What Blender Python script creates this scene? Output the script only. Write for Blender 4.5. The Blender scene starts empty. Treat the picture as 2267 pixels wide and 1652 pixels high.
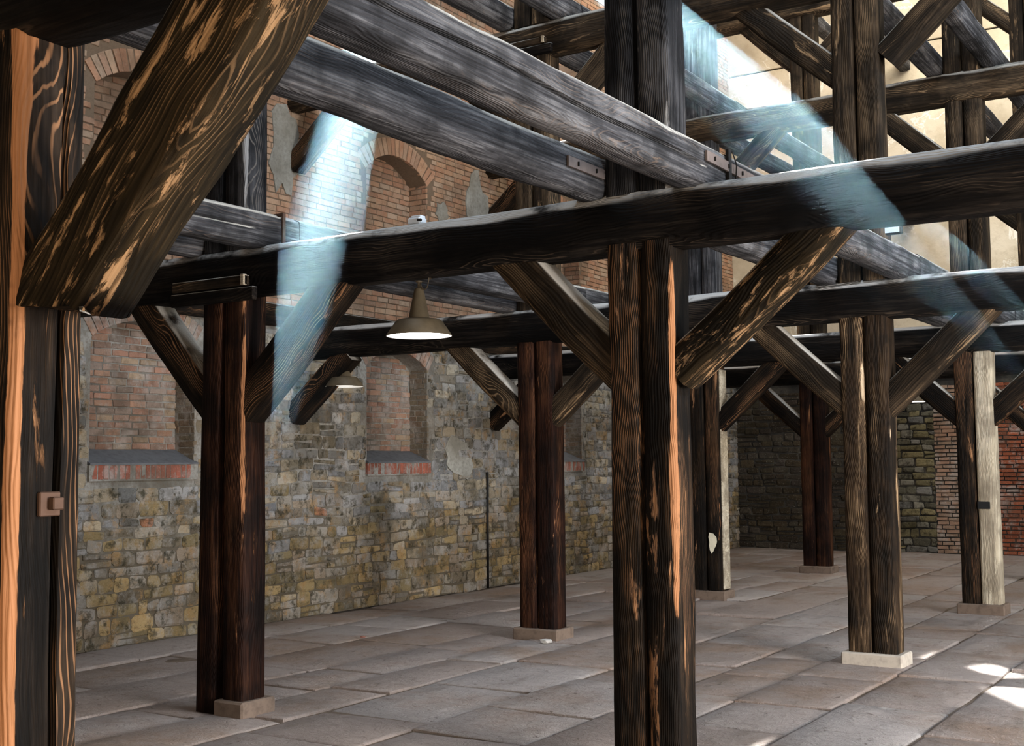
import bpy, bmesh, math, random
from mathutils import Vector, Matrix, noise
from mathutils.bvhtree import BVHTree
rnd = random.Random(7)
S = bpy.context.scene
COL = S.collection

# ------------------------------------------------------------------ camera
EYE = Vector((0.0, 0.0, 1.65))
FW = Vector((-0.5380230010348089, 0.8397028215075953, 0.0736913964427423))
RT = Vector((0.8415421976216285, 0.5400953597532162, -0.010184890534699712))
UP = Vector((0.04835266259119313, -0.056534714337541855, 0.997229084059984))
FPX = 2741.08
cd = bpy.data.cameras.new('camera'); cam = bpy.data.objects.new('camera', cd); COL.objects.link(cam)
cd.sensor_width = 36.0; cd.lens = FPX / 2267 * 36; cd.clip_start = 0.05; cd.clip_end = 200
cam.matrix_world = Matrix(((RT.x, UP.x, -FW.x, EYE.x), (RT.y, UP.y, -FW.y, EYE.y), (RT.z, UP.z, -FW.z, EYE.z), (0, 0, 0, 1)))
S.camera = cam

# ------------------------------------------------------------------ light
S.view_settings.view_transform = 'Standard'; S.view_settings.look = 'None'
S.view_settings.gamma = 1.0; S.view_settings.use_curve_mapping = False
S.view_settings.exposure = 0.9
S.cycles.max_bounces = 6; S.cycles.diffuse_bounces = 3; S.cycles.volume_bounces = 1; S.cycles.transparent_max_bounces = 24
S.cycles.sample_clamp_indirect = 4.0
S.cycles.use_denoising = True; S.cycles.use_adaptive_sampling = True; S.cycles.adaptive_threshold = 0.02
S.cycles.volume_step_rate = 4.0
W = bpy.data.worlds.new('world'); S.world = W; W.use_nodes = True
bg = W.node_tree.nodes['Background']; bg.inputs[0].default_value = (0.72, 0.86, 1.0, 1); bg.inputs[1].default_value = 1.6

TOSUN = Vector((-0.51926657, 0.70023917, 0.48992584)).normalized()
sl = bpy.data.lights.new('sun', 'SUN'); sun = bpy.data.objects.new('sun', sl); COL.objects.link(sun)
sl.energy = 120.0; sl.angle = math.radians(1.5); sl.color = (1.0, 0.97, 0.92)
sun.rotation_euler = TOSUN.to_track_quat('Z', 'Y').to_euler(); sun.location = (-30, 40, 30)


def area(name, loc, look, size, power, color):
    l = bpy.data.lights.new(name, 'AREA'); o = bpy.data.objects.new(name, l); COL.objects.link(o)
    l.shape = 'RECTANGLE'; l.size, l.size_y = size; l.energy = power; l.color = color
    o.location = loc; o.rotation_euler = (Vector(loc) - Vector(look)).to_track_quat('Z', 'Y').to_euler()
    return o


# daylight from the right; added fill lamps under the roof and behind the camera
area('daylight_gate_right', (5.6, 5.0, 1.5), (-6, 8.5, 0.9), (2.4, 2.4), 800, (0.98, 0.95, 0.93))
area('daylight_gate_right', (5.6, 11.8, 1.5), (-6, 14.5, 1.2), (1.6, 2.2), 130, (1.0, 0.93, 0.82))
area('daylight_windows_right', (5.6, 9.0, 7.3), (-6, 9, 4.2), (10.0, 1.8), 600, (0.70, 0.84, 1.0))
area('added_roof_fill', (-3.0, 17.5, 11.2), (-5.0, 22.7, 6.5), (7.0, 2.0), 520, (1.0, 0.95, 0.85))  # added lamp that brightens the upper end wall; the roof is closed
area('added_roof_fill', (-3.5, 6.5, 11.2), (-4.5, 7.5, 0.0), (6.0, 3.0), 260, (0.75, 0.87, 1.0))  # added cool fill from above, no skylight is cut
area('added_rear_fill', (0.8, -2.4, 1.3), (-3.0, 6, 0.6), (2.4, 2.2), 110, (1.0, 0.80, 0.58))  # added warm fill from behind the camera, no gate is built

# ------------------------------------------------------------------ helpers
XW = -9.37; YB = 22.75; ROOF = 11.9


def lab(o, label=None, cat=None, group=None, kind=None):
    if label: o['label'] = label
    if cat: o['category'] = cat
    if group: o['group'] = group
    if kind: o['kind'] = kind
    return o


def empty(name, loc=(0, 0, 0)):
    o = bpy.data.objects.new(name, None); COL.objects.link(o); o.location = loc; o.empty_display_size = 0.1
    return o


def parent(c, p):
    c.parent = p
    c.matrix_parent_inverse = Matrix.Identity(4)
    if p is not None:
        c.matrix_basis = p.matrix_basis.inverted() @ c.matrix_basis


def parent_to(c, p):
    """sub-part: both meshes were made in world space"""
    c.parent = p; c.matrix_parent_inverse = Matrix.Identity(4); c.matrix_basis = Matrix.Identity(4)


def link(name, me, mat=None, par=None, mw=None, smooth=False):
    o = bpy.data.objects.new(name, me); COL.objects.link(o)
    if mat and not me.materials: me.materials.append(mat)
    if smooth:
        me.polygons.foreach_set('use_smooth', [True] * len(me.polygons))
    if mw is not None: o.matrix_basis = mw
    if par is not None: parent(o, par)
    return o


def meshdata(name, verts, faces, tints=None, fix=False, worn=None):
    me = bpy.data.meshes.new(name); me.from_pydata(verts, [], faces)
    if fix:
        bm = bmesh.new(); bm.from_mesh(me); bmesh.ops.recalc_face_normals(bm, faces=bm.faces[:]); bm.to_mesh(me); bm.free()
    if worn is not None:
        a = me.attributes.new('worn', 'FLOAT', 'POINT'); a.data.foreach_set('value', worn)
    if tints is not None:
        a = me.color_attributes.new('tint', 'FLOAT_COLOR', 'POINT')
        flat = []
        for t in tints: flat += [t[0], t[1], t[2], 1.0]
        a.data.foreach_set('color', flat)
    return me


def boxmesh(name, x0, x1, y0, y1, z0, z1, bev=0.0):
    bm = bmesh.new(); bmesh.ops.create_cube(bm, size=1)
    for v in bm.verts:
        v.co = Vector(((x0 + x1) / 2 + v.co.x * (x1 - x0), (y0 + y1) / 2 + v.co.y * (y1 - y0), (z0 + z1) / 2 + v.co.z * (z1 - z0)))
    if bev > 0: bmesh.ops.bevel(bm, geom=bm.edges[:], offset=bev, segments=1, affect='EDGES')
    me = bpy.data.meshes.new(name); bm.to_mesh(me); bm.free(); return me


def lathe(name, prof, n=32):
    vs, fs = [], []
    for r, z in prof:
        for k in range(n):
            a = 2 * math.pi * k / n; vs.append((r * math.cos(a), r * math.sin(a), z))
    for i in range(len(prof) - 1):
        for k in range(n):
            k2 = (k + 1) % n; fs.append((i * n + k, i * n + k2, (i + 1) * n + k2, (i + 1) * n + k))
    return meshdata(name, vs, fs)


def tube(name, pts, r, n=8):
    pts = [Vector(p) for p in pts]; vs, fs = [], []
    for i, p in enumerate(pts):
        d = (pts[min(i + 1, len(pts) - 1)] - pts[max(i - 1, 0)]).normalized()
        a = d.cross(Vector((0.3, 0.2, 1.0)))
        if a.length < 0.2: a = d.cross(Vector((1, 0, 0)))
        a.normalize(); b = d.cross(a)
        for k in range(n):
            t = 2 * math.pi * k / n; vs.append(tuple(p + a * r * math.cos(t) + b * r * math.sin(t)))
    for i in range(len(pts) - 1):
        for k in range(n):
            k2 = (k + 1) % n; fs.append((i * n + k, i * n + k2, (i + 1) * n + k2, (i + 1) * n + k))
    fs.append(tuple(range(n - 1, -1, -1))); fs.append(tuple(range((len(pts) - 1) * n, len(pts) * n)))
    return meshdata(name, vs, fs)


# ------------------------------------------------------------------ materials
class NT:
    def __init__(s, name):
        s.m = bpy.data.materials.new(name); s.m.use_nodes = True; s.t = s.m.node_tree; s.t.nodes.clear()
        s.out = s.n('ShaderNodeOutputMaterial'); s.b = s.n('ShaderNodeBsdfPrincipled'); s.l(s.b.outputs[0], s.out.inputs[0])

    def n(s, k, **kw):
        o = s.t.nodes.new(k)
        for a, b in kw.items(): setattr(o, a, b)
        return o

    def l(s, a, b): s.t.links.new(a, b)

    def put(s, node, i, v):
        if hasattr(v, 'is_linked') or hasattr(v, 'links'): s.l(v, node.inputs[i])
        else: node.inputs[i].default_value = v

    def math(s, op, a, b=0.0, c=None, clamp=False):
        n = s.n('ShaderNodeMath', operation=op, use_clamp=clamp); s.put(n, 0, a); s.put(n, 1, b)
        if c is not None: s.put(n, 2, c)
        return n.outputs[0]

    def vmath(s, op, a, b):
        n = s.n('ShaderNodeVectorMath', operation=op); s.put(n, 0, a); s.put(n, 1, b); return n.outputs[0]

    def noise(s, vec, scale, detail=4.0, rough=0.55, dist=0.0, out=0):
        n = s.n('ShaderNodeTexNoise'); s.l(vec, n.inputs['Vector']); n.inputs['Scale'].default_value = scale
        n.inputs['Detail'].default_value = detail; n.inputs['Roughness'].default_value = rough; n.inputs['Distortion'].default_value = dist
        return n.outputs[out]

    def ss(s, v, a, b, lo=0.0, hi=1.0):
        n = s.n('ShaderNodeMapRange', interpolation_type='SMOOTHSTEP'); s.put(n, 0, v)
        for i, x in zip((1, 2, 3, 4), (a, b, lo, hi)): s.put(n, i, x)
        return n.outputs[0]

    def ramp(s, v, stops):
        n = s.n('ShaderNodeValToRGB'); s.l(v, n.inputs[0]); e = n.color_ramp.elements
        while len(e) < len(stops): e.new(0.5)
        for el, (p, c) in zip(e, stops): el.position = p; el.color = (*c, 1)
        return n.outputs[0]

    def mix(s, f, a, b, kind='MIX'):
        n = s.n('ShaderNodeMix', data_type='RGBA', blend_type=kind); s.put(n, 0, f)
        for i, x in ((6, a), (7, b)):
            if isinstance(x, tuple): n.inputs[i].default_value = (*x, 1)
            else: s.l(x, n.inputs[i])
        return n.outputs[2]

    def bump(s, h, strength, dist):
        n = s.n('ShaderNodeBump'); s.l(h, n.inputs['Height']); n.inputs['Strength'].default_value = strength; n.inputs['Distance'].default_value = dist
        s.l(n.outputs[0], s.b.inputs['Normal'])


def wood(name, dark, mid, light, tan, peel=0.60, pscale=(1.1, 9.0, 9.0), worn_lit_col=(0.40, 0.18, 0.08), line=0.5, dust=(0.46, 0.43, 0.38), rough=0.68, streak=0.5, spec=0.10):
    """old sawn and charred timber: long grain, growth-ring lines, worn patches where the pale wood shows, dust on top"""
    t = NT(name)
    tc = t.n('ShaderNodeTexCoord'); oi = t.n('ShaderNodeObjectInfo')
    off = t.n('ShaderNodeCombineXYZ')
    t.l(t.math('MULTIPLY', oi.outputs['Random'], 37.0), off.inputs[0]); t.l(t.math('MULTIPLY', oi.outputs['Random'], 0.6), off.inputs[1]); t.l(t.math('MULTIPLY', oi.outputs['Random'], 0.35), off.inputs[2])
    P = t.vmath('ADD', tc.outputs['Object'], off.outputs[0])
    # growth rings cut lengthwise (x runs along the timber)
    warp = t.vmath('SUBTRACT', t.noise(t.vmath('MULTIPLY', P, (1.1, 2.4, 2.4)), 1.0, 2.0, 0.5, 0.0, 1), (0.5, 0.5, 0.5))
    PR = t.vmath('ADD', t.vmath('MULTIPLY', P, (0.12, 1.0, 1.0)), t.vmath('MULTIPLY', warp, (0.0, 0.20, 0.20)))
    PR = t.vmath('ADD', PR, (0.0, 0.11, 0.16))
    wv = t.n('ShaderNodeTexWave', wave_type='RINGS', rings_direction='X', wave_profile='SIN'); t.l(PR, wv.inputs['Vector'])
    wv.inputs['Scale'].default_value = 30.0; wv.inputs['Distortion'].default_value = 2.2; wv.inputs['Detail'].default_value = 2.0
    wv.inputs['Detail Scale'].default_value = 1.5
    ring = wv.outputs['Fac']
    fine = t.noise(t.vmath('MULTIPLY', P, (1.6, 46.0, 46.0)), 1.0, 5.0, 0.65)
    coarse = t.noise(t.vmath('MULTIPLY', P, (0.7, 5.5, 5.5)), 1.0, 5.0, 0.6)
    blot = t.noise(P, 3.2, 5.0, 0.6)
    v = t.math('ADD', t.math('MULTIPLY', fine, streak), t.math('MULTIPLY', coarse, 1.0 - streak))
    col = t.ramp(t.ss(v, 0.32, 0.68), [(0.0, dark), (0.45, mid), (1.0, light)])
    col = t.mix(t.ss(blot, 0.40, 0.62, 0.0, 0.75), col, dark)
    # light ring lines where soft wood has worn away
    lm = t.math('MULTIPLY', t.ss(ring, 0.80, 1.0), t.ss(coarse, 0.50, 0.64))
    col = t.mix(t.math('MULTIPLY', lm, line), col, tan)
    # bare patches, long and thin, with ragged edges
    pz = t.noise(t.vmath('MULTIPLY', t.vmath('ADD', P, (5.0, 3.1, 1.7)), pscale), 1.0, 7.0, 0.68, 0.5)
    pm = t.math('MULTIPLY', t.ss(pz, peel, peel + 0.05), t.ss(fine, 0.28, 0.5))
    pc = t.mix(t.ss(fine, 0.35, 0.7), t.mix(0.5, tan, mid), tan)
    col = t.mix(t.math('MULTIPLY', pm, 0.9), col, pc)
    wa = t.n('ShaderNodeAttribute', attribute_name='worn')
    wm = t.ss(t.math('ADD', wa.outputs['Fac'], t.math('MULTIPLY', t.math('SUBTRACT', t.math('ADD', t.math('MULTIPLY', coarse, 0.7), t.math('MULTIPLY', pz, 0.3)), 0.5), 2.4)), 0.50, 0.56)
    wm = t.math('MULTIPLY', wm, t.ss(blot, 0.30, 0.42))
    col = t.mix(wm, col, t.mix(t.ss(fine, 0.3, 0.6), tuple(q * 0.6 for q in worn_lit_col), worn_lit_col))
    geo = t.n('ShaderNodeNewGeometry'); sx = t.n('ShaderNodeSeparateXYZ'); t.l(geo.outputs['Normal'], sx.inputs[0])
    dm = t.math('MULTIPLY', t.ss(sx.outputs[2], 0.40, 0.62), t.ss(blot, 0.30, 0.5))
    col = t.mix(dm, col, dust)
    t.l(col, t.b.inputs['Base Color'])
    t.l(t.ss(fine, 0.2, 0.8, rough + 0.12, rough - 0.12), t.b.inputs['Roughness']); t.b.inputs['Specular IOR Level'].default_value = spec
    h = t.math('ADD', t.math('MULTIPLY', ring, 0.35), t.math('ADD', fine, t.math('MULTIPLY', t.math('ADD', coarse, pm), 1.0)))
    t.bump(h, 0.7, 0.009)
    return t.m


M = {}
M['char'] = wood('charred_timber', (0.0025, 0.002, 0.0016), (0.011, 0.0068, 0.004), (0.036, 0.022, 0.012), (0.42, 0.21, 0.10), peel=0.61, line=0.55)
M['red'] = wood('reddish_timber', (0.003, 0.0012, 0.0008), (0.018, 0.006, 0.003), (0.050, 0.019, 0.009), (0.34, 0.15, 0.065), peel=0.64, line=0.4)
M['grain'] = wood('grained_timber', (0.005, 0.004, 0.003), (0.026, 0.015, 0.008), (0.075, 0.047, 0.025), (0.55, 0.36, 0.20), peel=0.62, line=0.85, worn_lit_col=(0.62, 0.46, 0.30))
M['worn'] = wood('flaking_timber', (0.005, 0.0038, 0.0022), (0.012, 0.008, 0.0036), (0.036, 0.024, 0.011), (0.42, 0.25, 0.125), peel=0.545, line=0.25, rough=0.75, pscale=(4.5, 21.0, 21.0))
M['gray'] = wood('weathered_timber', (0.008, 0.0078, 0.0085), (0.050, 0.049, 0.053), (0.18, 0.176, 0.178), (0.30, 0.21, 0.15), peel=0.66, line=0.25, streak=0.65, spec=0.2, rough=0.8)
M['girder'] = wood('dark_girder_timber', (0.0012, 0.0011, 0.0011), (0.005, 0.0038, 0.0032), (0.024, 0.019, 0.015), (0.14, 0.10, 0.07), peel=0.72, line=0.4, dust=(0.55, 0.54, 0.52))
M['brown'] = wood('brown_timber', (0.006, 0.0045, 0.003), (0.030, 0.020, 0.012), (0.085, 0.058, 0.034), (0.34, 0.22, 0.12), peel=0.61, line=0.5)
M['slate'] = wood('slate_dark_timber', (0.003, 0.003, 0.0035), (0.018, 0.0175, 0.019), (0.075, 0.074, 0.078), (0.30, 0.26, 0.22), peel=0.66, line=0.4, worn_lit_col=(0.36, 0.35, 0.34))  # its corner colour paints a lit edge on the upper posts
M['pale'] = wood('bare_pale_timber', (0.22, 0.18, 0.13), (0.50, 0.42, 0.30), (0.70, 0.62, 0.48), (0.75, 0.66, 0.50), peel=0.55, line=0.4, worn_lit_col=(0.75, 0.66, 0.5))


def masonry_mat(name, mott=0.35, bump=0.5, grime=(0.05, 0.05, 0.035), film=0.5, filmc=(0.34, 0.335, 0.32), ochre=0.0):
    t = NT(name); at = t.n('ShaderNodeAttribute', attribute_name='tint'); tc = t.n('ShaderNodeTexCoord')
    P = tc.outputs['Object']
    n1 = t.noise(P, 9.0, 7.0, 0.7); n2 = t.noise(P, 55.0, 4.0, 0.65); n3 = t.noise(P, 1.3, 5.0, 0.65); n4 = t.noise(t.vmath('ADD', P, (7.0, 3.0, 1.0)), 3.4, 7.0, 0.7); n5 = t.noise(t.vmath('ADD', P, (1.0, 9.0, 4.0)), 5.0, 6.0, 0.7)
    c = at.outputs['Color']
    if ochre: c = t.mix(t.ss(n5, 0.50, 0.66, 0.0, ochre), c, (0.34, 0.205, 0.085))
    c = t.mix(t.ss(n4, 0.47, 0.62, 0.0, film), c, filmc)
    c = t.mix(t.ss(n1, 0.48, 0.66, 0.0, mott), c, grime)
    c = t.mix(t.ss(n2, 0.58, 0.75, 0.0, 0.5), c, (0.50, 0.47, 0.41))
    c = t.mix(t.ss(n3, 0.50, 0.66, 0.0, 0.6), c, grime)
    t.l(c, t.b.inputs['Base Color']); t.b.inputs['Roughness'].default_value = 0.9; t.b.inputs['Specular IOR Level'].default_value = 0.15
    t.bump(t.math('ADD', n1, t.math('MULTIPLY', n2, 0.5)), bump, 0.03)
    return t.m


M['stone'] = masonry_mat('rubble_stone', 0.9, 1.0, (0.045, 0.038, 0.022), 0.45, (0.40, 0.395, 0.38), 0.75)
M['brick'] = masonry_mat('old_brick', 0.4, 0.6, (0.09, 0.065, 0.045), 0.7, (0.37, 0.33, 0.29))
M['brick_high'] = masonry_mat('upper_brick', 0.35, 0.5, (0.15, 0.085, 0.05), 0.5, (0.42, 0.31, 0.21))
M['stone_dark'] = masonry_mat('darkened_endwall_stones', 0.8, 0.9, (0.02, 0.016, 0.01), 0.25, (0.10, 0.09, 0.06))


def mortar_mat(name, a, b, c, high=None):
    t = NT(name); tc = t.n('ShaderNodeTexCoord'); P = tc.outputs['Object']
    n1 = t.noise(P, 2.0, 6.0, 0.65); n2 = t.noise(P, 30.0, 5.0, 0.6)
    col = t.ramp(t.ss(n1, 0.3, 0.7), [(0, a), (0.5, b), (1, c)])
    if high:
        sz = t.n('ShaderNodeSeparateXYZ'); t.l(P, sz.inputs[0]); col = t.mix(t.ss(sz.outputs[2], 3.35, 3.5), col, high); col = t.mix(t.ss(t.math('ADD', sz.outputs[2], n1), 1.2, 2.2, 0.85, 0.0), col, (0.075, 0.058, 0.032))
    col = t.mix(t.ss(n2, 0.4, 0.75, 0, 0.6), col, tuple(q * 0.7 for q in (high or a)))
    t.l(col, t.b.inputs['Base Color']); t.b.inputs['Roughness'].default_value = 0.95
    t.bump(t.math('ADD', n1, t.math('MULTIPLY', n2, 0.5)), 0.6, 0.03)
    return t.m


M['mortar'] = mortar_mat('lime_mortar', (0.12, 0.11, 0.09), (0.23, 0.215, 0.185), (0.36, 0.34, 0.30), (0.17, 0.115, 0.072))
M['mortar_back'] = mortar_mat('dark_mortar', (0.012, 0.010, 0.008), (0.03, 0.026, 0.02), (0.07, 0.06, 0.045))


def plaster_mat():
    t = NT('ochre_plaster'); tc = t.n('ShaderNodeTexCoord'); P = tc.outputs['Object']
    n1 = t.noise(P, 0.5, 6.0, 0.6); n2 = t.noise(P, 6.0, 6.0, 0.65); n3 = t.noise(P, 1.4, 8.0, 0.6, 1.4)
    col = t.ramp(t.ss(n1, 0.3, 0.7), [(0, (0.40, 0.33, 0.23)), (0.5, (0.56, 0.48, 0.35)), (1, (0.66, 0.58, 0.45))])
    col = t.mix(t.ss(n2, 0.45, 0.75, 0, 0.45), col, (0.34, 0.27, 0.18))
    e = t.math('ABSOLUTE', t.math('SUBTRACT', n3, 0.56))
    m = t.math('MULTIPLY', t.ss(e, 0.0, 0.022, 1.0, 0.0), t.ss(n1, 0.46, 0.52))
    col = t.mix(t.math('MULTIPLY', m, 0.7), col, (0.85, 0.82, 0.74))
    t.l(col, t.b.inputs['Base Color']); t.b.inputs['Roughness'].default_value = 0.9
    t.bump(t.math('ADD', n2, n3), 0.4, 0.03)
    return t.m


M['plaster'] = plaster_mat()


def flag_mat():
    t = NT('worn_flagstone'); oi = t.n('ShaderNodeObjectInfo'); geo = t.n('ShaderNodeNewGeometry')
    P = geo.outputs['Position']
    n1 = t.noise(P, 0.7, 6.0, 0.65); n2 = t.noise(P, 9.0, 8.0, 0.72, 0.8); n3 = t.noise(P, 60.0, 4.0, 0.7); n4 = t.noise(t.vmath('MULTIPLY', P, (1.6, 0.7, 1.0)), 2.2, 6.0, 0.7)
    base = t.ramp(oi.outputs['Random'], [(0, (0.34, 0.27, 0.235)), (0.5, (0.39, 0.325, 0.29)), (1, (0.43, 0.38, 0.35))])
    col = t.mix(t.ss(n1, 0.46, 0.66, 0, 0.65), base, (0.29, 0.18, 0.115))
    col = t.mix(t.ss(n4, 0.52, 0.70, 0, 0.5), col, (0.20, 0.155, 0.12))
    col = t.mix(t.ss(n2, 0.58, 0.70, 0, 0.8), col, (0.10, 0.075, 0.055))
    col = t.mix(t.ss(n3, 0.55, 0.72, 0, 0.45), col, (0.54, 0.50, 0.47))
    t.l(col, t.b.inputs['Base Color']); t.l(t.ss(n2, 0.3, 0.7, 0.60, 0.85), t.b.inputs['Roughness']); t.b.inputs['Specular IOR Level'].default_value = 0.3
    t.bump(t.math('ADD', n2, t.math('ADD', t.math('MULTIPLY', n3, 0.35), t.math('MULTIPLY', n4, 0.9))), 1.0, 0.035)
    return t.m


M['flag'] = flag_mat()
M['dirt'] = mortar_mat('joint_dirt', (0.10, 0.065, 0.04), (0.17, 0.12, 0.085), (0.24, 0.18, 0.14))


def plain(name, col, rough=0.6, metal=0.0, emit=None, es=0.0, nz=0.25, spec=0.4):
    t = NT(name); tc = t.n('ShaderNodeTexCoord'); n1 = t.noise(tc.outputs['Object'], 14.0, 5.0, 0.6)
    dk = tuple(c * 0.45 for c in col)
    t.l(t.mix(t.ss(n1, 0.4, 0.75, 0, nz * 2), col, dk), t.b.inputs['Base Color'])
    t.b.inputs['Roughness'].default_value = rough; t.b.inputs['Metallic'].default_value = metal; t.b.inputs['Specular IOR Level'].default_value = spec
    if emit:
        t.b.inputs['Emission Color'].default_value = (*emit, 1); t.b.inputs['Emission Strength'].default_value = es
    t.bump(n1, 0.15, 0.01)
    return t.m


M['iron'] = plain('rusted_iron', (0.10, 0.055, 0.035), 0.7, 0.5)
M['strap'] = plain('grey_iron_strap', (0.20, 0.155, 0.135), 0.6, 0.4)
M['blackiron'] = plain('black_iron', (0.015, 0.013, 0.012), 0.6, 0.4)
M['enamel'] = plain('drab_enamel', (0.11, 0.085, 0.052), 0.55)
M['enamel_in'] = plain('white_enamel', (0.8, 0.8, 0.78), 0.4, nz=0.02)
M['bulb'] = plain('lit_bulb', (1, 1, 1), 0.4, emit=(1.0, 0.95, 0.9), es=9.0, nz=0.0)
M['bulb_dim'] = plain('lit_bulb_dim', (1, 1, 1), 0.4, emit=(1.0, 0.93, 0.85), es=2.2, nz=0.0)
M['cable'] = plain('brown_cable', (0.10, 0.075, 0.045), 0.6)
M['porcelain'] = plain('white_porcelain', (0.72, 0.78, 0.84), 0.35, nz=0.08)
M['paper'] = plain('cream_paper', (0.72, 0.66, 0.50), 0.8, nz=0.12)
M['shadowhole'] = plain('painted_notch_shade', (0.01, 0.01, 0.01), 0.9)
M['plinth'] = plain('grey_brown_plinth', (0.17, 0.12, 0.088), 0.85, nz=0.35)
M['plinth_pale'] = plain('pale_stone_plinth', (0.46, 0.40, 0.33), 0.85, nz=0.3)
M['sill'] = plain('slate_grey_sill', (0.12, 0.12, 0.125), 0.85, nz=0.3)
M['glass'] = plain('pale_lens', (0.6, 0.68, 0.72), 0.15, nz=0.02)
M['roofboard'] = plain('roof_board', (0.05, 0.04, 0.032), 0.85, nz=0.3)

# ------------------------------------------------------------------ timber builder
OCC = []  # rough boxes of the timbers, used to see which bricks can be seen


def timber(name, p0, p1, w, h, mat, seed, par=None, side=None, wob=0.007, waney=0.35, groove=None, bow=0.0, step=0.13, cut=(None, None), taper=0.0, worn=0.0, wfall=0.15, chf=0.07):
    """squared timber from p0 to p1: w across (side), h the other way; ragged arrises, slight bow, optional lengthwise crack"""
    p0, p1 = Vector(p0), Vector(p1); ax = (p1 - p0); L = ax.length; ax.normalize()
    sd = Vector(side or (1, 0, 0)); sd = (sd - ax * sd.dot(ax)).normalized(); up = ax.cross(sd)
    mw = Matrix(((ax.x, sd.x, up.x, p0.x), (ax.y, sd.y, up.y, p0.y), (ax.z, sd.z, up.z, p0.z), (0, 0, 0, 1)))
    r = random.Random(seed); so = Vector((seed * 3.7, seed * 1.3, seed * 0.7))
    ch = min(w, h) * chf
    # perimeter: list of (y, z, corner weight, side id, frac)
    per = []
    ns = 5
    cs = [(-w / 2, -h / 2), (w / 2, -h / 2), (w / 2, h / 2), (-w / 2, h / 2)]
    for i in range(4):
        a = Vector((cs[i][0], cs[i][1])); b = Vector((cs[(i + 1) % 4][0], cs[(i + 1) % 4][1])); d = (b - a); l = d.length; d.normalize()
        fr = [ch / l, 0.27, 0.5, 0.73, 1 - ch / l]
        if groove and groove[0] == i: fr = [ch / l, 0.2, groove[1] - 0.055, groove[1], groove[1] + 0.055, 0.8, 1 - ch / l]
        for k, f in enumerate(fr):
            q = a + d * (l * f); per.append((q.x, q.y, 1.0 if k in (0, len(fr) - 1) else 0.0, i, f, groove is not None and groove[0] == i and abs(f - groove[1]) < 1e-6, groove is not None and groove[0] == i and 0.01 < abs(f - groove[1]) < 0.07))
    n = len(per); m = max(2, int(L / step)) + 1
    vs, fs, wr = [], [], []
    for j in range(m):
        t = j / (m - 1); x = L * t; wn = worn * (0.75 + 0.9 * noise.noise(Vector((x * 0.8, seed * 1.7, 0.0))))
        bz = bow * 4 * t * (1 - t); sc = 1.0 - taper * t
        gx = 0.0; gd = 0.0
        if groove:
            gx = 0.07 * noise.noise(Vector((x * 0.9 + seed, 0.3, 5.0))) * 2 + groove[3] * (t - 0.5)
            gd = groove[2] * max(0.0, math.sin(math.pi * min(1, max(0, (t - groove[4]) / (groove[5] - groove[4]))))) ** 0.5
        for (y, z, cw, si, f, isg, isgn) in per:
            q = Vector((x * 1.1, y * 4, z * 4)) + so
            dv = noise.noise_vector(q) * wob
            # ragged corners pulled inwards
            pull = cw * waney * ch * (0.6 + 1.8 * max(0, noise.noise(Vector((x * 1.9, si * 7.1 + (f > 0.5) * 3.3, 1.0)) + so)))
            yy = y - math.copysign(pull, y) + dv.y; zz = z - math.copysign(pull, z) + dv.z
            if isg or isgn:
                # slide the crack up and down its face
                if si in (1, 3): zz += gx * h * 0.9
                else: yy += gx * w * 0.9
                wd = 0.4 if isg else (1.0 if gd > 0 else 0.0)
                if isg:
                    if si == 1: yy -= gd
                    elif si == 3: yy += gd
                    elif si == 0: zz += gd
                    else: zz -= gd
            dx = 0.0
            if j == 0 and cut[0] is not None: dx = cut[0] * z
            if j == m - 1 and cut[1] is not None: dx = cut[1] * z
            wr.append(wn if (si == 0 and f > 0.9) or (si == 1 and f < 0.1) else (wn * wfall if si == 1 and f < 0.3 else 0.0))
            vs.append((x + dx + dv.x * (0.5 if 0 < j < m - 1 else 0.8), yy * sc, zz * sc + bz))
    for j in range(m - 1):
        for k in range(n):
            k2 = (k + 1) % n; fs.append((j * n + k, j * n + k2, (j + 1) * n + k2, (j + 1) * n + k))
    k0 = len(vs); vs += [vs[k] for k in range(n)] + [vs[(m - 1) * n + k] for k in range(n)]; wr += [0.0] * (2 * n)
    fs.append(tuple(range(k0 + n - 1, k0 - 1, -1))); fs.append(tuple(range(k0 + n, k0 + 2 * n)))
    me = meshdata(name, vs, fs, worn=wr if worn else None)
    me.polygons.foreach_set('use_smooth', [len(p.vertices) == 4 for p in me.polygons])
    if groove:
        gi = {k for k, q in enumerate(per) if q[5] or q[6]}
        at = me.attributes.new('sharp_edge', 'BOOLEAN', 'EDGE')
        at.data.foreach_set('value', [(e.vertices[0] % n) in gi and (e.vertices[0] % n) == (e.vertices[1] % n) for e in me.edges])
    o = link(name, me, mat, par, mw)
    b = [mw @ Vector((x, y * w / 2, z * h / 2)) for x in (0, L) for y in (-1, 1) for z in (-1, 1)]
    OCC.append(b)
    return o


# ------------------------------------------------------------------ the grid of the timber frame
X1, X2, X3 = -6.005, -2.832, 0.34          # +X face of the posts in each column
YR = [2.005, 6.024, 10.078, 14.022, 17.977]  # -Y face of the posts in each row
PW, PD = 0.403, 0.230
Z1B, Z1T, Z2B, Z2T, Z3B, Z3T = 2.81, 3.14, 5.605, 5.95, 8.42, 8.68
CN = {1: X1, 2: X2, 3: X3}

# ------------------------------------------------------------------ setting: masonry data (meshes are made at the end, once it is known what hides what)
PIECES = {}


def rect_hole(u0, u1, v0, v1): return lambda u, v: u0 < u < u1 and v0 < v < v1


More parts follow.
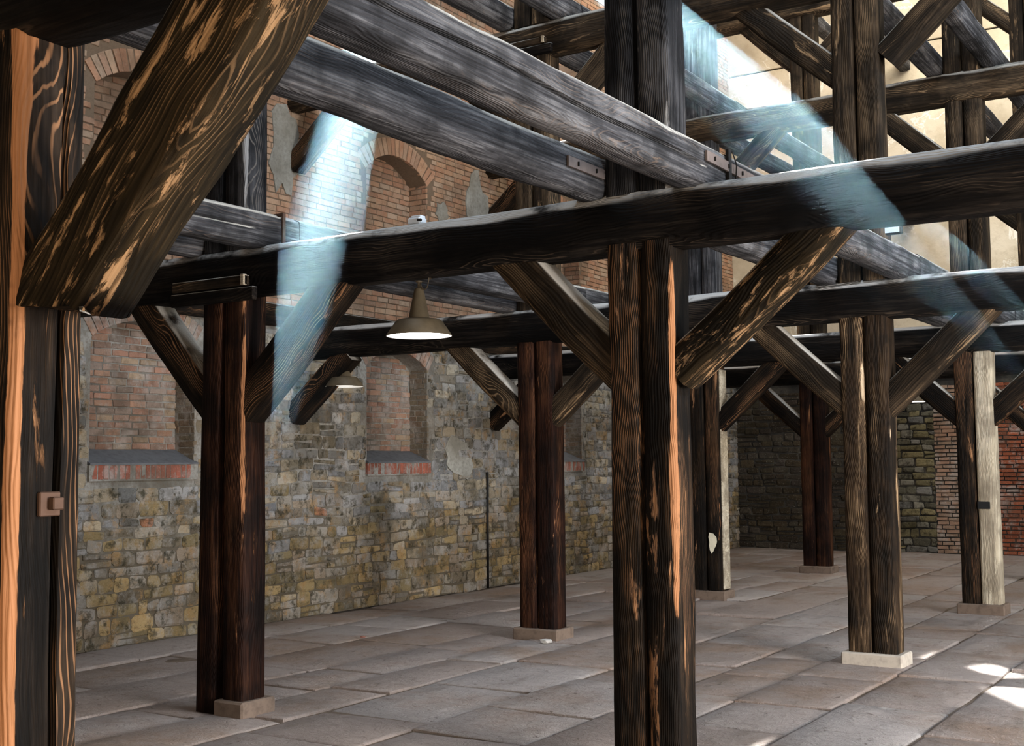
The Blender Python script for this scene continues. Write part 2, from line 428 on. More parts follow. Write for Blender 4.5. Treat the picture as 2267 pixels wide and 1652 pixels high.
def arch_hole(u0, u1, v0, vs, rise):
    c = (u0 + u1) / 2; half = (u1 - u0) / 2; R = (half * half + rise * rise) / (2 * rise)
    def f(u, v):
        if not (u0 < u < u1) or v < v0: return False
        return v < vs + math.sqrt(max(0, R * R - (u - c) ** 2)) - (R - rise)
    return f


def courses(key, u0, u1, v0, v1, ch, cl, holes, tint, frame, proud=(0.004, 0.018), gap=0.014, jit=0.006, seed=1, kind='brick'):
    """rows of pieces on the plane given by frame = (origin, u dir, v dir, normal)"""
    r = random.Random(seed); v = v0; row = 0
    out = PIECES.setdefault(key, [])
    while v < v1:
        hgt = r.uniform(*ch); u = u0 - r.uniform(0, cl[1])
        while u < u1:
            ln = r.uniform(*cl); a, b, c, d = u + gap / 2, u + ln - gap / 2, v + gap / 2, min(v + hgt, v1) - gap / 2
            u += ln
            a = max(a, u0); b = min(b, u1)
            if b - a < 0.03 or d - c < 0.015: continue
            if any(h(x, y) for h in holes for x in (a + 0.01, (a + b) / 2, b - 0.01) for y in (c + 0.005, d - 0.005)):
                # shorten pieces that run into an opening
                done = False
                for aa, bb in ((a, a + (b - a) * 0.45), (a + (b - a) * 0.55, b)):
                    if not any(h(x, y) for h in holes for x in (aa, bb) for y in (c, d)) and bb - aa > 0.03:
                        out.append((kind, frame, [(aa, c), (bb, c), (bb, d), (aa, d)], r.uniform(*proud), tint(aa, c, r), jit, r.random())); done = True; break
                continue
            if kind == 'stone' and hgt > 0.12 and r.random() < 0.22:   # two thin stones instead of a thick one
                mid = (c + d) / 2
                for cc, dd in ((c, mid - gap / 2), (mid + gap / 2, d)):
                    out.append((kind, frame, [(a, cc), (b, cc), (b, dd), (a, dd)], r.uniform(*proud), tint(a, cc, r), jit, r.random()))
            else:
                out.append((kind, frame, [(a, c), (b, c), (b, d), (a, d)], r.uniform(*proud), tint(a, c, r), jit, r.random()))
        v += hgt; row += 1


def piece_geo(pc):
    kind, (o, U, V, N), q, pr, tint, jit, rs = pc
    r = random.Random(rs)
    wv = 0.030 if kind == 'stone' else 0.006
    q = [(a + r.uniform(-jit, jit), b + r.uniform(-jit, jit)) for a, b in q]
    w = abs(q[1][0] - q[0][0]); h = abs(q[3][1] - q[0][1]); ins = min(w, h) * (0.16 if kind == 'stone' else 0.07)
    if kind == 'stone':      # knock the corners off
        p = []
        for i in range(4):
            (ax_, ay), (bx, by) = q[i], q[(i + 1) % 4]; e = math.hypot(bx - ax_, by - ay) or 1
            f = min(0.30, 0.22 * min(w, h) / e) * r.uniform(0.35, 1.15)
            p += [(ax_ + (bx - ax_) * f, ay + (by - ay) * f), (bx - (bx - ax_) * f, by - (by - ay) * f)]
        q = p
    n = len(q)
    q = [(a, b + wv * noise.noise(Vector((a * 1.3, b * 1.7, 3.0)))) for a, b in q]
    cx = sum(a for a, b in q) / n; cy = sum(b for a, b in q) / n
    vs = []
    for lvl, shrink, dz in ((0, 0, -0.03), (1, 0, pr * 0.55), (2, ins, pr)):
        for i, (a, b) in enumerate(q):
            aa = a + (shrink if a < cx else -shrink) * min(1, abs(a - cx) / (0.3 * w + 1e-6)); bb = b + (shrink if b < cy else -shrink) * min(1, abs(b - cy) / (0.3 * h + 1e-6))
            vs.append(tuple(o + U * aa + V * bb + N * (dz + (r.uniform(-0.004, 0.004) if lvl == 2 else 0))))
    fs = []
    for l in (0, 1):
        for i in range(n):
            k = (i + 1) % n; fs.append((l * n + i, l * n + k, l * n + n + k, l * n + n + i))
    fs.append(tuple(range(2 * n, 3 * n)))
    return vs, fs, [tint] * (3 * n)


LW = (Vector((XW, 0, 0)), Vector((0, 1, 0)), Vector((0, 0, 1)), Vector((1, 0, 0)))
REC = 0.28
LWR = (Vector((XW - REC, 0, 0)), Vector((0, 1, 0)), Vector((0, 0, 1)), Vector((1, 0, 0)))
BW = (Vector((0, YB, 0)), Vector((1, 0, 0)), Vector((0, 0, 1)), Vector((0, -1, 0)))

NICHE = [(3.45, 4.65), (7.45, 8.72), (11.42, 12.62), (15.38, 16.58), (19.35, 20.55)]
WIN = [(7.2, 8.2), (11.27, 12.25), (15.62, 16.58), (19.55, 20.5)]   # light openings higher up


def mixc(a, b, t): return tuple(x + (y - x) * t for x, y in zip(a, b))


def stone_tint(u, v, r):
    pal = [(0.27, 0.22, 0.155), (0.31, 0.25, 0.17), (0.22, 0.19, 0.15), (0.25, 0.24, 0.235), (0.29, 0.275, 0.265), (0.17, 0.155, 0.14), (0.35, 0.28, 0.19), (0.23, 0.23, 0.24)]
    low = [(0.24, 0.17, 0.075), (0.31, 0.215, 0.095), (0.18, 0.135, 0.065), (0.24, 0.185, 0.135), (0.14, 0.11, 0.075), (0.23, 0.20, 0.165)]
    c = r.choice(low if v < 1.0 + 0.5 * noise.noise(Vector((u * 0.8, v, 0))) + r.uniform(-0.35, 0.35) else pal)
    if r.random() < 0.012: c = (0.30, 0.12, 0.06)
    if 1.9 < v < 3.1 and r.random() < 0.5: c = r.choice([(0.30, 0.29, 0.27), (0.22, 0.215, 0.20), (0.34, 0.30, 0.23), (0.18, 0.175, 0.165)])
    c = mixc(c, (0.25, 0.215, 0.15), 0.15)
    k = r.uniform(0.7, 1.5); return tuple(x * k for x in c)


def brick_low(u, v, r):
    c = r.choice([(0.34, 0.145, 0.085), (0.40, 0.20, 0.115), (0.30, 0.17, 0.115), (0.37, 0.255, 0.15), (0.26, 0.19, 0.15), (0.22, 0.12, 0.08)])
    c = mixc(c, (0.31, 0.24, 0.19), 0.35)
    k = r.uniform(0.8, 1.15); return tuple(x * k for x in c)


def brick_up(u, v, r):
    c = r.choice([(0.42, 0.20, 0.115), (0.47, 0.265, 0.155), (0.38, 0.175, 0.10), (0.47, 0.31, 0.20), (0.33, 0.20, 0.14), (0.44, 0.34, 0.25)])
    c = mixc(c, (0.42, 0.255, 0.16), 0.45)
    k = r.uniform(0.88, 1.10); return tuple(x * k for x in c)


def sill_tint(u, v, r): k = r.uniform(0.75, 1.15); return (0.30 * k, 0.095 * k, 0.06 * k)


holes_low, holes_up = [], []
for a, b in NICHE:
    holes_low.append(arch_hole(a - 0.01, b + 0.01, 1.53, 2.86, 0.20)); holes_up.append(arch_hole(a - 0.01, b + 0.01, 3.95, 5.24, 0.25))
for a, b in WIN:
    holes_up.append(rect_hole(a - 0.02, b + 0.02, 6.38, 7.78)); holes_up.append(rect_hole(a - 0.02, b + 0.02, 9.52, 10.70))
arcs = []
for a, b in NICHE:
    for vs_, rise, z0 in ((2.86, 0.20, 'l'), (5.24, 0.25, 'u')):
        c = (a + b) / 2; half = (b - a) / 2; R = (half * half + rise * rise) / (2 * rise); cz = vs_ + rise - R
        arcs.append((c, cz, R, z0)); hh = (holes_low if z0 == 'l' else holes_up)
        hh.append(lambda u, v, c=c, cz=cz, R=R, half=half: abs(u - c) < half + 0.08 and v > cz + R * 0.5 and R - 0.02 < math.hypot(u - c, v - cz) < R + 0.26)
courses('stone_left', 4.4, YB, 0.0, 3.14, (0.085, 0.165), (0.12, 0.38), holes_low, stone_tint, LW, (0.003, 0.022), 0.011, 0.016, 11, 'stone')
courses('brick_high', 4.4, YB, 3.42, 10.6, (0.066, 0.070), (0.195, 0.225), holes_up, brick_up, LW, (0.003, 0.012), 0.011, 0.004, 12)
for i, (a, b) in enumerate(NICHE):
    if i == 0: continue
    hb = [lambda u, v, f=arch_hole(a - 0.02, b + 0.02, 1.5, 2.88, 0.20): not f(u, v)]
    courses('brick_left', a, b, 1.83, 3.1, (0.066, 0.072), (0.19, 0.23), hb, brick_low, LWR, (0.003, 0.014), 0.013, 0.005, 20 + i)
    hb = [lambda u, v, f=arch_hole(a - 0.02, b + 0.02, 3.9, 5.26, 0.25): not f(u, v)]
    courses('brick_high', a, b, 3.95, 5.5, (0.066, 0.072), (0.19, 0.23), hb, brick_up, LWR, (0.003, 0.012), 0.011, 0.004, 30 + i)
    # reveals that face the camera
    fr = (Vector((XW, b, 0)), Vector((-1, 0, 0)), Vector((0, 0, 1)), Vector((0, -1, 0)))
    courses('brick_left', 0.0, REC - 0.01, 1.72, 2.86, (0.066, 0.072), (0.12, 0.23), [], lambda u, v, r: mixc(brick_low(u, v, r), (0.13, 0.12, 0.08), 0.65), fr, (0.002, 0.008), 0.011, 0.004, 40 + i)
    courses('brick_high', 0.0, REC - 0.01, 3.95, 5.24, (0.066, 0.072), (0.12, 0.23), [], brick_up, fr, (0.002, 0.008), 0.011, 0.004, 50 + i)
    # rowlock course under the sill
    courses('brick_left', a - 0.02, b + 0.02, 1.545, 1.685, (0.14, 0.141), (0.058, 0.068), [], sill_tint, (Vector((XW + 0.03, 0, 0)),) + LW[1:], (0.002, 0.012), 0.008, 0.003, 60 + i)
# voussoirs round the arches
for c, cz, R, z0 in arcs:
    if c < 5: continue
    half = 0.62; amax = math.asin(min(1, half / R)); n = int(2 * amax * R / 0.072)
    for k in range(n):
        a0 = -amax + 2 * amax * (k + 0.08) / n; a1 = -amax + 2 * amax * (k + 0.92) / n
        q = [(c + R * math.sin(a0), cz + R * math.cos(a0)), (c + R * math.sin(a1), cz + R * math.cos(a1)), (c + (R + 0.22) * math.sin(a1), cz + (R + 0.22) * math.cos(a1)), (c + (R + 0.22) * math.sin(a0), cz + (R + 0.22) * math.cos(a0))]
        PIECES['brick_left' if z0 == 'l' else 'brick_high'].append(('arch', LW, q, rnd.uniform(0.004, 0.014), (brick_low if z0 == 'l' else brick_up)(0, 0, rnd), 0.003, rnd.random()))


def bk_stone(u, v, r):
    c = r.choice([(0.15, 0.125, 0.065), (0.20, 0.165, 0.085), (0.11, 0.10, 0.07), (0.17, 0.16, 0.14), (0.24, 0.22, 0.17)])
    if u < -6.9: c = mixc(c, (0.022, 0.013, 0.008), 0.88)  # stones towards the niche wall are mixed almost to black
    k = r.uniform(0.7, 1.25); return tuple(x * k for x in c)


def bk_red(u, v, r): k = r.uniform(0.6, 1.3); return (0.26 * k, 0.075 * k, 0.035 * k)


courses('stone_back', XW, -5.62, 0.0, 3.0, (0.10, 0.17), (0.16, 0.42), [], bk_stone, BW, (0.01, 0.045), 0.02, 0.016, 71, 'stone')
courses('brick_back', -5.62, -5.1, 0.0, 3.0, (0.068, 0.075), (0.20, 0.26), [], lambda u, v, r: mixc(bk_red(u, v, r), (0.34, 0.28, 0.20), 0.55), BW, (0.01, 0.03), 0.018, 0.006, 72)
courses('brick_back', -5.1, 0.6, 0.0, 3.0, (0.068, 0.075), (0.20, 0.26), [], bk_red, BW, (0.006, 0.03), 0.016, 0.006, 73)

# ------------------------------------------------------------------ setting: shell
floor = link('floor', boxmesh('floor', XW - 0.3, 6.2, -3.2, YB + 0.2, -0.30, -0.014), M['dirt']); lab(floor, 'stone slab floor with dirt in its joints', kind='structure')


def prism(name, poly, to3, d):
    """extrude a 2D outline along d"""
    n = len(poly); vs = [tuple(to3(*p)) for p in poly] + [tuple(Vector(to3(*p)) + d) for p in poly]
    fs = [tuple(range(n - 1, -1, -1)), tuple(range(n, 2 * n))] + [(i, (i + 1) % n, n + (i + 1) % n, n + i) for i in range(n)]
    return vs, fs


def arch_pts(u0, u1, vs_, rise, n=14):
    c = (u0 + u1) / 2; half = (u1 - u0) / 2; R = (half * half + rise * rise) / (2 * rise); cz = vs_ + rise - R; am = math.asin(half / R)
    return [(c + R * math.sin(-am + 2 * am * k / n), cz + R * math.cos(-am + 2 * am * k / n)) for k in range(n + 1)]


def wall_left():
    V, F = [], []
    def add(poly, x0=XW, d=REC):
        vs, fs = prism('', poly, lambda u, v: Vector((x0, u, v)), Vector((-d, 0, 0)))
        b = len(V); V.extend(vs); F.extend([tuple(i + b for i in f) for f in fs])
    R4 = lambda a, b, c, d: [(a, c), (b, c), (b, d), (a, d)]
    edges = [-3.2] + [x for n in NICHE for x in n] + [YB + 0.05]
    top0 = 6.38
    for i in range(0, len(edges) - 1, 2): add(R4(edges[i], edges[i + 1], 0, top0))
    for a, b in NICHE:
        add(R4(a, b, 0, 1.60))
        p = arch_pts(a, b, 2.86, 0.20); add(p + [(b, 3.95), (a, 3.95)])
        p = arch_pts(a, b, 5.24, 0.25); add(p + [(b, top0), (a, top0)])
    add(R4(-3.2, YB + 0.05, 0, 6.38), XW - REC, 0.07)
    e2 = [-3.2] + [x for n in WIN for x in n] + [YB + 0.05]
    for i in range(0, len(e2) - 1, 2): add(R4(e2[i], e2[i + 1], top0, ROOF), XW, REC + 0.07)
    for a, b in WIN:
        add(R4(a, b, 7.78, 9.52), XW, REC + 0.07); add(R4(a, b, 10.70, ROOF), XW, REC + 0.07)
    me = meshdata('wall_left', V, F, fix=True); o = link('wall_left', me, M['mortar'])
    return lab(o, 'tall side wall of rubble stone below and old brick above with blind arched niches', kind='structure')


wl = wall_left()
for a, b in NICHE[1:]:
    vs, fs = prism('s', [(XW + 0.045, 1.685), (XW + 0.045, 1.70), (XW - REC, 1.835), (XW - REC, 1.685)], lambda x, z: Vector((x, a - 0.02, z)), Vector((0, b - a + 0.04, 0)))
    o = link('sill', meshdata('sill', vs, fs, fix=True), M['sill'], wl); lab(o, 'sloping slate grey niche sill')
    vs, fs = prism('s', [(XW + 0.035, 1.535), (XW + 0.035, 1.69), (XW - 0.05, 1.69), (XW - 0.05, 1.535)], lambda x, z: Vector((x, a - 0.02, z)), Vector((0, b - a + 0.04, 0)))
    link('sill_bed', meshdata('sill_bed', vs, fs, fix=True), M['mortar'], wl)

wb = link('wall_back', boxmesh('wall_back', XW - 0.3, 6.2, YB, YB + 0.4, -0.1, ROOF), M['mortar_back'])
lab(wb, 'end wall, dark rubble and red brick below and pale ochre plaster above', kind='structure')
# plaster with two scored seams, in three sheets
for z0, z1 in ((3.12, 6.05), (6.07, 9.27), (9.30, ROOF)):
    pl = link('plaster_panel', boxmesh('plaster_panel', XW, 6.1, YB - 0.045, YB + 0.01, z0, z1, 0.008), M['plaster'], wb); lab(pl, 'pale ochre plaster coat')
wr = link('wall_right', boxmesh('wall_right', 6.0, 6.3, -3.2, YB + 0.2, -0.1, ROOF), M['mortar']); lab(wr, 'plain masonry wall opposite the niches', kind='structure')
wf = link('wall_front', boxmesh('wall_front', XW - 0.3, 6.2, -3.5, -3.2, -0.1, ROOF), M['mortar']); lab(wf, 'plain masonry wall behind the viewer', kind='structure')
ce = link('ceiling', boxmesh('ceiling', XW - 0.35, 6.3, -3.5, YB + 0.4, ROOF, ROOF + 0.2), M['roofboard']); lab(ce, 'dark boarded roof underside', kind='structure')

# flagstones
r = random.Random(5)
x = XW + 0.02
while x < 2.2:
    w = r.uniform(0.50, 0.92); y = 1.2 - r.uniform(0, 1.2)
    while y < YB:
        l = r.uniform(0.75, 1.75); a, b, c, d = x + 0.009, x + w - 0.009, y + 0.011, min(y + l, YB) - 0.011
        y += l
        if d - c < 0.15: continue
        az = math.degrees(math.atan2(-(a + b) / 2, (c + d) / 2))
        if az < 4 or c < 1.0: continue
        zz = r.uniform(-0.009, 0.009); nx = 2 + max(2, int((b - a) / 0.22)); ny = 2 + max(2, int((d - c) / 0.22))
        vs, fs = [], []; sd = r.random() * 100
        jx = [r.uniform(-0.012, 0.012) for _ in range(4)]
        tx, ty = r.uniform(-0.006, 0.006), r.uniform(-0.006, 0.006)
        us = [0.0, 0.022 / (b - a)] + [i / (nx - 2) for i in range(1, nx - 2)] + [1 - 0.022 / (b - a), 1.0]; vv = [0.0, 0.022 / (d - c)] + [i / (ny - 2) for i in range(1, ny - 2)] + [1 - 0.022 / (d - c), 1.0]
        for j in range(ny + 1):
            for i in range(nx + 1):
                u, v = us[i], vv[j]; e = i in (0, nx) or j in (0, ny)
                px = a + (b - a) * u + (jx[0] * (1 - v) + jx[1] * v) * 0.4; py = c + (d - c) * v + (jx[2] * (1 - u) + jx[3] * u)
                h = zz + tx * (u - .5) * 2 + ty * (v - .5) * 2 + 0.006 * noise.noise(Vector((px * 2.5, py * 2.5, sd)))
                if e:
                    px += noise.noise(Vector((px * 5, py * 5, sd))) * 0.012; py += noise.noise(Vector((px * 5, py * 5, sd + 9))) * 0.012; h -= 0.007
                vs.append((px, py, h))
        n0 = len(vs)
        for j in range(ny):
            for i in range(nx):
                k = j * (nx + 1) + i; fs.append((k, k + 1, k + nx + 2, k + nx + 1))
        ring = [i for i in range(nx + 1)] + [j * (nx + 1) + nx for j in range(1, ny + 1)] + [ny * (nx + 1) + i for i in range(nx - 1, -1, -1)] + [j * (nx + 1) for j in range(ny - 1, 0, -1)]
        for k in ring: vs.append((vs[k][0], vs[k][1], -0.03))
        for q in range(len(ring)):
            q2 = (q + 1) % len(ring); fs.append((ring[q], n0 + q, n0 + q2, ring[q2]))
        me = meshdata('flagstone', vs, fs)
        me.polygons.foreach_set('use_smooth', [k < nx * ny for k in range(len(me.polygons))])
        link('flagstone', me, M['flag'], floor)
    x += w

# ------------------------------------------------------------------ posts
WHO = {(1, 1): 'the lamp post', (2, 1): 'the big central post', (2, 0): 'the bolted near post',
       (1, 2): 'the red-brown post', (2, 2): 'the knotty post',
       (1, 3): 'the paper-patched post', (2, 3): 'the half-pale post', (1, 4): 'the small far post',
       (2, 4): 'the last far post', (3, 1): 'the first aisle post', (3, 2): 'the second aisle post', (3, 3): 'the third aisle post', (3, 4): 'the fourth aisle post'}
PL = {(1, 1): ('dark red-brown double post beside the lit pendant lamp', 'red'), (2, 1): ('big central double post with orange worn edge and deep middle seam', 'char'),
      (2, 0): ('huge near post with square iron plate bolted over its crack', 'char'), (1, 2): ('red-brown double post on a thin plinth close to the stone wall', 'red'),
      (2, 2): ('knotty grained double post standing on a pale stone plinth', 'grain'), (1, 3): ('double post with cream paper patch, just behind the central post', 'char'),
      (2, 3): ('double post of one dark and one bare pale timber, notched', 'char'), (1, 4): ('small far double post on a low plinth before the dark end wall', 'red'),
      (2, 4): ('far double post half hidden behind the pale notched one', 'char')}
sd = 100
for (c, rr), who in WHO.items():
    xc, y = CN[c], YR[rr]; sd += 7
    label, mk = PL.get((c, rr), ('dark double post standing beyond the central aisle, ' + who.replace('the ', ''), 'char'))
    pz = 0.10 if rr >= 1 else 0.0
    post = empty('timber_post', (xc - PW / 2, y + PD / 2, 0)); lab(post, label, 'post', 'ground storey timber posts', 'thing')
    for k, (a, b) in enumerate(((xc - PW, xc - PW / 2 - 0.004), (xc - PW / 2 + 0.004, xc))):
        z0 = 0.0 if (c, rr, k) == (1, 1, 0) else pz
        a2, b2 = a, b; m2 = M[mk]
        xt = a
        if (c, rr, k) == (2, 3, 1): m2 = M['pale']
        if (c, rr, k) == (1, 1, 0): a2 -= 0.0
        o = timber('post_timber', ((a2 + b2) / 2 - (0.045 if (c, rr, k) == (1, 1, 0) else 0), y + PD / 2, z0), ((a2 + b2) / 2, y + PD / 2, Z1B + 0.05), b2 - a2, PD, m2, sd + k, post, side=(1, 0, 0), worn=((0.84 if (c, rr) in ((2, 0), (2, 1)) else 0.50) if k == 1 else 0.30), wfall=(0.45 if rr == 0 else 0.15), groove=((1, 0.66, 0.05, 0.05, 0.02, 0.98) if (c, rr) == (2, 0) and k == 1 else None))
        if (c, rr, k) == (2, 3, 1): lab(o, 'bare pale timber')
    if rr >= 1:
        e = 0.045; mp = M['plinth_pale'] if (c, rr) == (2, 2) else M['plinth']
        x0 = xc - PW / 2 - 0.02 if (c, rr) == (1, 1) else xc - PW - e
        me = boxmesh('plinth', x0, xc + e, y - e, y + PD + e, -0.02, pz + 0.004, 0.012)
        o = link('plinth', me, mp, None); o.matrix_basis = Matrix.Translation(Vector((0, 0, 0))); parent(o, post)
        lab(o, 'pale stone plinth' if (c, rr) == (2, 2) else None)
    if (c, rr) == (2, 0):
        o = link('bolt_plate', boxmesh('bolt_plate', xc - 0.005, xc + 0.010, y + 0.085, y + 0.150, 1.525, 1.590, 0.003), M['iron'], None); parent(o, post); lab(o, 'rusty square iron plate')
        o2 = link('bolt_head', boxmesh('bolt_head', xc + 0.008, xc + 0.030, y + 0.112, y + 0.146, 1.542, 1.576, 0.003), M['iron'], None); parent_to(o2, o); lab(o2, 'rusty square bolt head')
    if (c, rr) == (1, 3):
        pts = []
        for k in range(14):
            a = 2 * math.pi * k / 14; q = 1 + 0.18 * math.sin(3 * a + 1) + 0.1 * rnd.uniform(-1, 1)
            pts.append((xc - 0.115 + 0.052 * q * math.cos(a), 0.69 + 0.115 * q * math.sin(a)))
        vs, fs = prism('', pts, lambda u, v: Vector((u, y - 0.010, v)), Vector((0, 0.004, 0)))
        o = link('paper_patch', meshdata('paper_patch', vs, fs, fix=True), M['paper'], None); parent(o, post); lab(o, 'torn cream paper patch')
        o = link('lit_side_lath', boxmesh('lit_side_lath', xc - 0.002, xc + 0.016, y + 0.02, y + PD - 0.02, 0.12, 2.78, 0.004), M['pale'], None); parent(o, post); lab(o, 'added lath painting the lit side pale')  # added lath; its pale colour paints the lit side of the post
    if (c, rr) == (2, 3):
        o = link('notch_shade_block', boxmesh('notch_shade_block', xc - 0.20, xc - 0.07, y - 0.012, y + 0.02, 1.12, 1.20, 0.004), M['shadowhole'], None); parent(o, post); lab(o, 'cut notch with its shade painted dark')  # solid dark block stands for the shade inside the notch

# upper posts
UPM = {(1, 1): 'slate', (2, 1): 'slate', (1, 2): 'brown', (2, 2): 'brown', (1, 3): 'gray', (2, 3): 'brown', (1, 4): 'brown', (2, 4): 'brown'}
for lv, (za, zb), rows, pres in ((2, (Z1T, Z2B), (1, 2, 3, 4), 'second'), (3, (Z2T, Z3B), (2, 3, 4), 'third')):
    for c in (1, 2):
        for rr in rows:
            xc, y = CN[c], YR[rr]; sd += 7
            post = empty('upper_post', (xc - PW / 2, y + PD / 2, za)); lab(post, '%s storey double post standing above %s' % (pres, WHO[(c, rr)]), 'post', '%s storey timber posts' % pres, 'thing')
            for k, (a, b) in enumerate(((xc - PW, xc - PW / 2 - 0.005), (xc - PW / 2 + 0.005, xc))):
                timber('post_timber', ((a + b) / 2, y + PD / 2, za - 0.01), ((a + b) / 2, y + PD / 2, zb + 0.04), b - a, PD, M[UPM[(c, rr)]], sd + k, post, worn=0.6 if (rr == 1 and k == 1) else 0.0)  # pale corner colour paints the lit edge of the first-row posts

# ------------------------------------------------------------------ girders (across the picture) and wall braces
RN = ['the bolted near post', 'the central post', 'the knotty post', 'the half-pale post', 'the small far post']
for lv, z0, z1, rows, st in ((1, Z1B, Z1T, (0, 1, 2, 3, 4), 'first floor'), (2, Z2B, Z2T, (1, 2, 3, 4), 'second floor'), (3, Z3B, Z3T, (4,), 'third floor')):
    for rr in rows:
        y = YR[rr]; sd += 5
        y0 = y - 0.038
        g = timber('cross_girder', (XW - 0.02, y0 + 0.13, (z0 + z1) / 2), (X3 + 0.35, y0 + 0.13, (z0 + z1) / 2), 0.26, z1 - z0, M['girder'] if lv == 1 else M['brown'], sd, side=(0, -1, 0), wob=0.012, waney=0.8, step=0.16, bow=0.0, chf=0.10)
        lab(g, '%s %s girder running from the brick wall over %s' % ('dark' if lv == 1 else 'brown', st, RN[rr]), 'beam', '%s girders' % st, 'thing')
        if rr >= 1 and not (lv == 2 and rr == 1):
            zb = z0 - 0.70
            b = timber('wall_brace', (XW - 0.01, y + 0.11, zb + 0.095), (XW + 0.80, y + 0.11, z0 + 0.06), 0.20, 0.25, M['char'], sd + 2, side=(0, -1, 0), waney=0.6)
            lab(b, 'black brace, brick wall to %s girder at %s' % (st, RN[rr]), 'brace', 'braces sprung from the brick wall', 'thing')


def brace(c, rr, s, zp, xg, zg, th, mk, lv, inset=-0.12, dep=0.20, cut0=None):
    """s = +1 on the side away from the brick wall, -1 towards it; zp = centre height at the post, xg = centre reach at the girder"""
    global sd
    sd += 3
    xp = CN[c] if s > 0 else CN[c] - PW
    p0 = Vector((xp, YR[rr] + dep / 2 + 0.014, zp)); p1 = Vector((xp + s * xg, YR[rr] + dep / 2 + 0.014, zg))
    d = (p1 - p0).normalized(); p0 = p0 + d * inset; p1 = p1 + d * 0.14
    o = timber('post_brace', p0, p1, dep, th, M[mk], sd, side=(0, -1, 0), waney=0.7, wob=0.007, step=0.09, bow=0.012 * s, cut=(cut0, None))
    st = {1: 'ground storey', 2: 'upper', 3: 'topmost'}[lv]
    lab(o, '%s brace leaning from %s %s' % (st, WHO[(c, rr)], 'towards the brick wall' if s < 0 else 'away from the brick wall'), 'brace', 'diagonal post braces', 'thing')
    return o


brace(2, 0, 1, 2.02, 0.86, 2.93, 0.29, 'worn', 1, 0.075, 0.21, 0.75)
brace(2, 0, -1, 2.2, 0.62, 2.81, 0.26, 'char', 1)
brace(2, 1, -1, 2.225, 0.60, 2.81, 0.255, 'brown', 1)
brace(2, 1, 1, 2.15, 0.79, 2.83, 0.235, 'worn', 1, -0.02)
brace(1, 1, -1, 2.135, 0.62, 2.79, 0.24, 'char', 1)
brace(1, 1, 1, 2.13, 0.72, 2.82, 0.27, 'char', 1)
for c, rr in ((1, 2), (2, 2), (1, 3), (2, 3), (1, 4), (2, 4)):
    for s in (-1, 1): brace(c, rr, s, 2.17, 0.70, 2.82, 0.235, 'brown' if rr == 2 else 'char', 1)
for c, rr in ((1, 2), (2, 2), (1, 3), (2, 3), (1, 4), (2, 4)):
    for s in (-1, 1): brace(c, rr, s, 4.95, 0.72, 5.62, 0.235, 'brown', 2, 0.05 if s > 0 else -0.1)
for c, rr in ((1, 4), (2, 4)):
    for s in (-1, 1): brace(c, rr, s, 7.75, 0.72, 8.46, 0.22, 'brown', 3)

# ------------------------------------------------------------------ floor beams, in pairs on each side of the posts
for lv, zb, zt, segs in ((1, 3.12, 3.365, ((-1, 0), (0, 1), (1, 2), (2, 3), (3, 4), (4, 5))), (2, 5.95, 6.18, ((1, 2), (2, 3), (3, 4), (4, 5))), (3, 8.78, 9.0, ((3, 4), (4, 5)))):
    for c in (1, 2):
        for s in (-1, 1):
            for a, b in segs:
                ya = -2.6 if a < 0 else YR[a] + 0.33
                yb = YB - 0.05 if b > 4 else YR[b] + 0.33
                xc = CN[c] + 0.10 if s > 0 else CN[c] - PW - 0.10
                if s < 0: xc -= 0.0
                sd += 5; big = lv == 1 and c == 2 and b == 1
                gr = None
                if big and s > 0: gr = (1, 0.52, 0.10, 0.12, 0.05, 0.93)
                elif lv == 1 and c == 1 and b == 1 and s > 0: gr = (1, 0.58, 0.04, -0.1, 0.1, 0.9)
                o = timber('floor_beam', (xc, ya + 0.006, (zb + zt) / 2), (xc, yb - 0.006, (zb + zt) / 2), 0.20, zt - zb, M['gray'], sd, side=(1, 0, 0), waney=0.9, wob=0.007, step=0.09 if big else 0.16, groove=gr)
                post_a = 'the near edge' if a < 0 else WHO.get((c, a), 'the near aisle')
                post_b = 'the end wall' if b > 4 else WHO.get((c, b), 'the near aisle')
                st = {1: '', 2: 'upper ', 3: 'topmost '}[lv]
                lab(o, '%sgrey beam on the %s side, %s to %s' % (st, 'wall' if s < 0 else 'open', post_a, post_b), 'beam', '%sfloor beams' % st, 'thing')

# wall plate along the brick wall
o = timber('wall_plate', (XW + 0.045, 3.0, 3.285), (XW + 0.045, YB - 0.1, 3.285), 0.07, 0.24, M['char'], 771, side=(1, 0, 0)); lab(o, 'dark wall plate timber lying along the brick wall between stone and brick', 'beam', None, 'thing')

# splice timbers lapped on the girder at the lamp post and other joints
for (x0, x1, y, z0, z1, lb) in ((-6.62, -5.92, YR[1], 2.865, 2.935, 'two lapped boards spiked on the girder above the lamp post'), (-6.7, -6.0, YR[2], Z2B + 0.10, Z2B + 0.16, 'lapped board on the upper girder near the wall')):
    t = empty('splice_board', ((x0 + x1) / 2, y, z0)); lab(t, lb, 'board', None, 'thing')
    o = link('board', boxmesh('board', x0, x1, y - 0.085, y - 0.03, z0, z1, 0.006), M['brown'], None); parent(o, t)
    o = link('board', boxmesh('board', x0 - 0.02, x1 + 0.07, y - 0.078, y - 0.03, z0 - 0.10, z0 - 0.012, 0.006), M['girder'], None); parent(o, t)
    o = link('end_block', boxmesh('end_block', x1 - 0.03, x1 + 0.0, y - 0.095, y - 0.06, z0, z1 + 0.004, 0.003), M['pale'], None); parent(o, t); lab(o, 'pale end block')

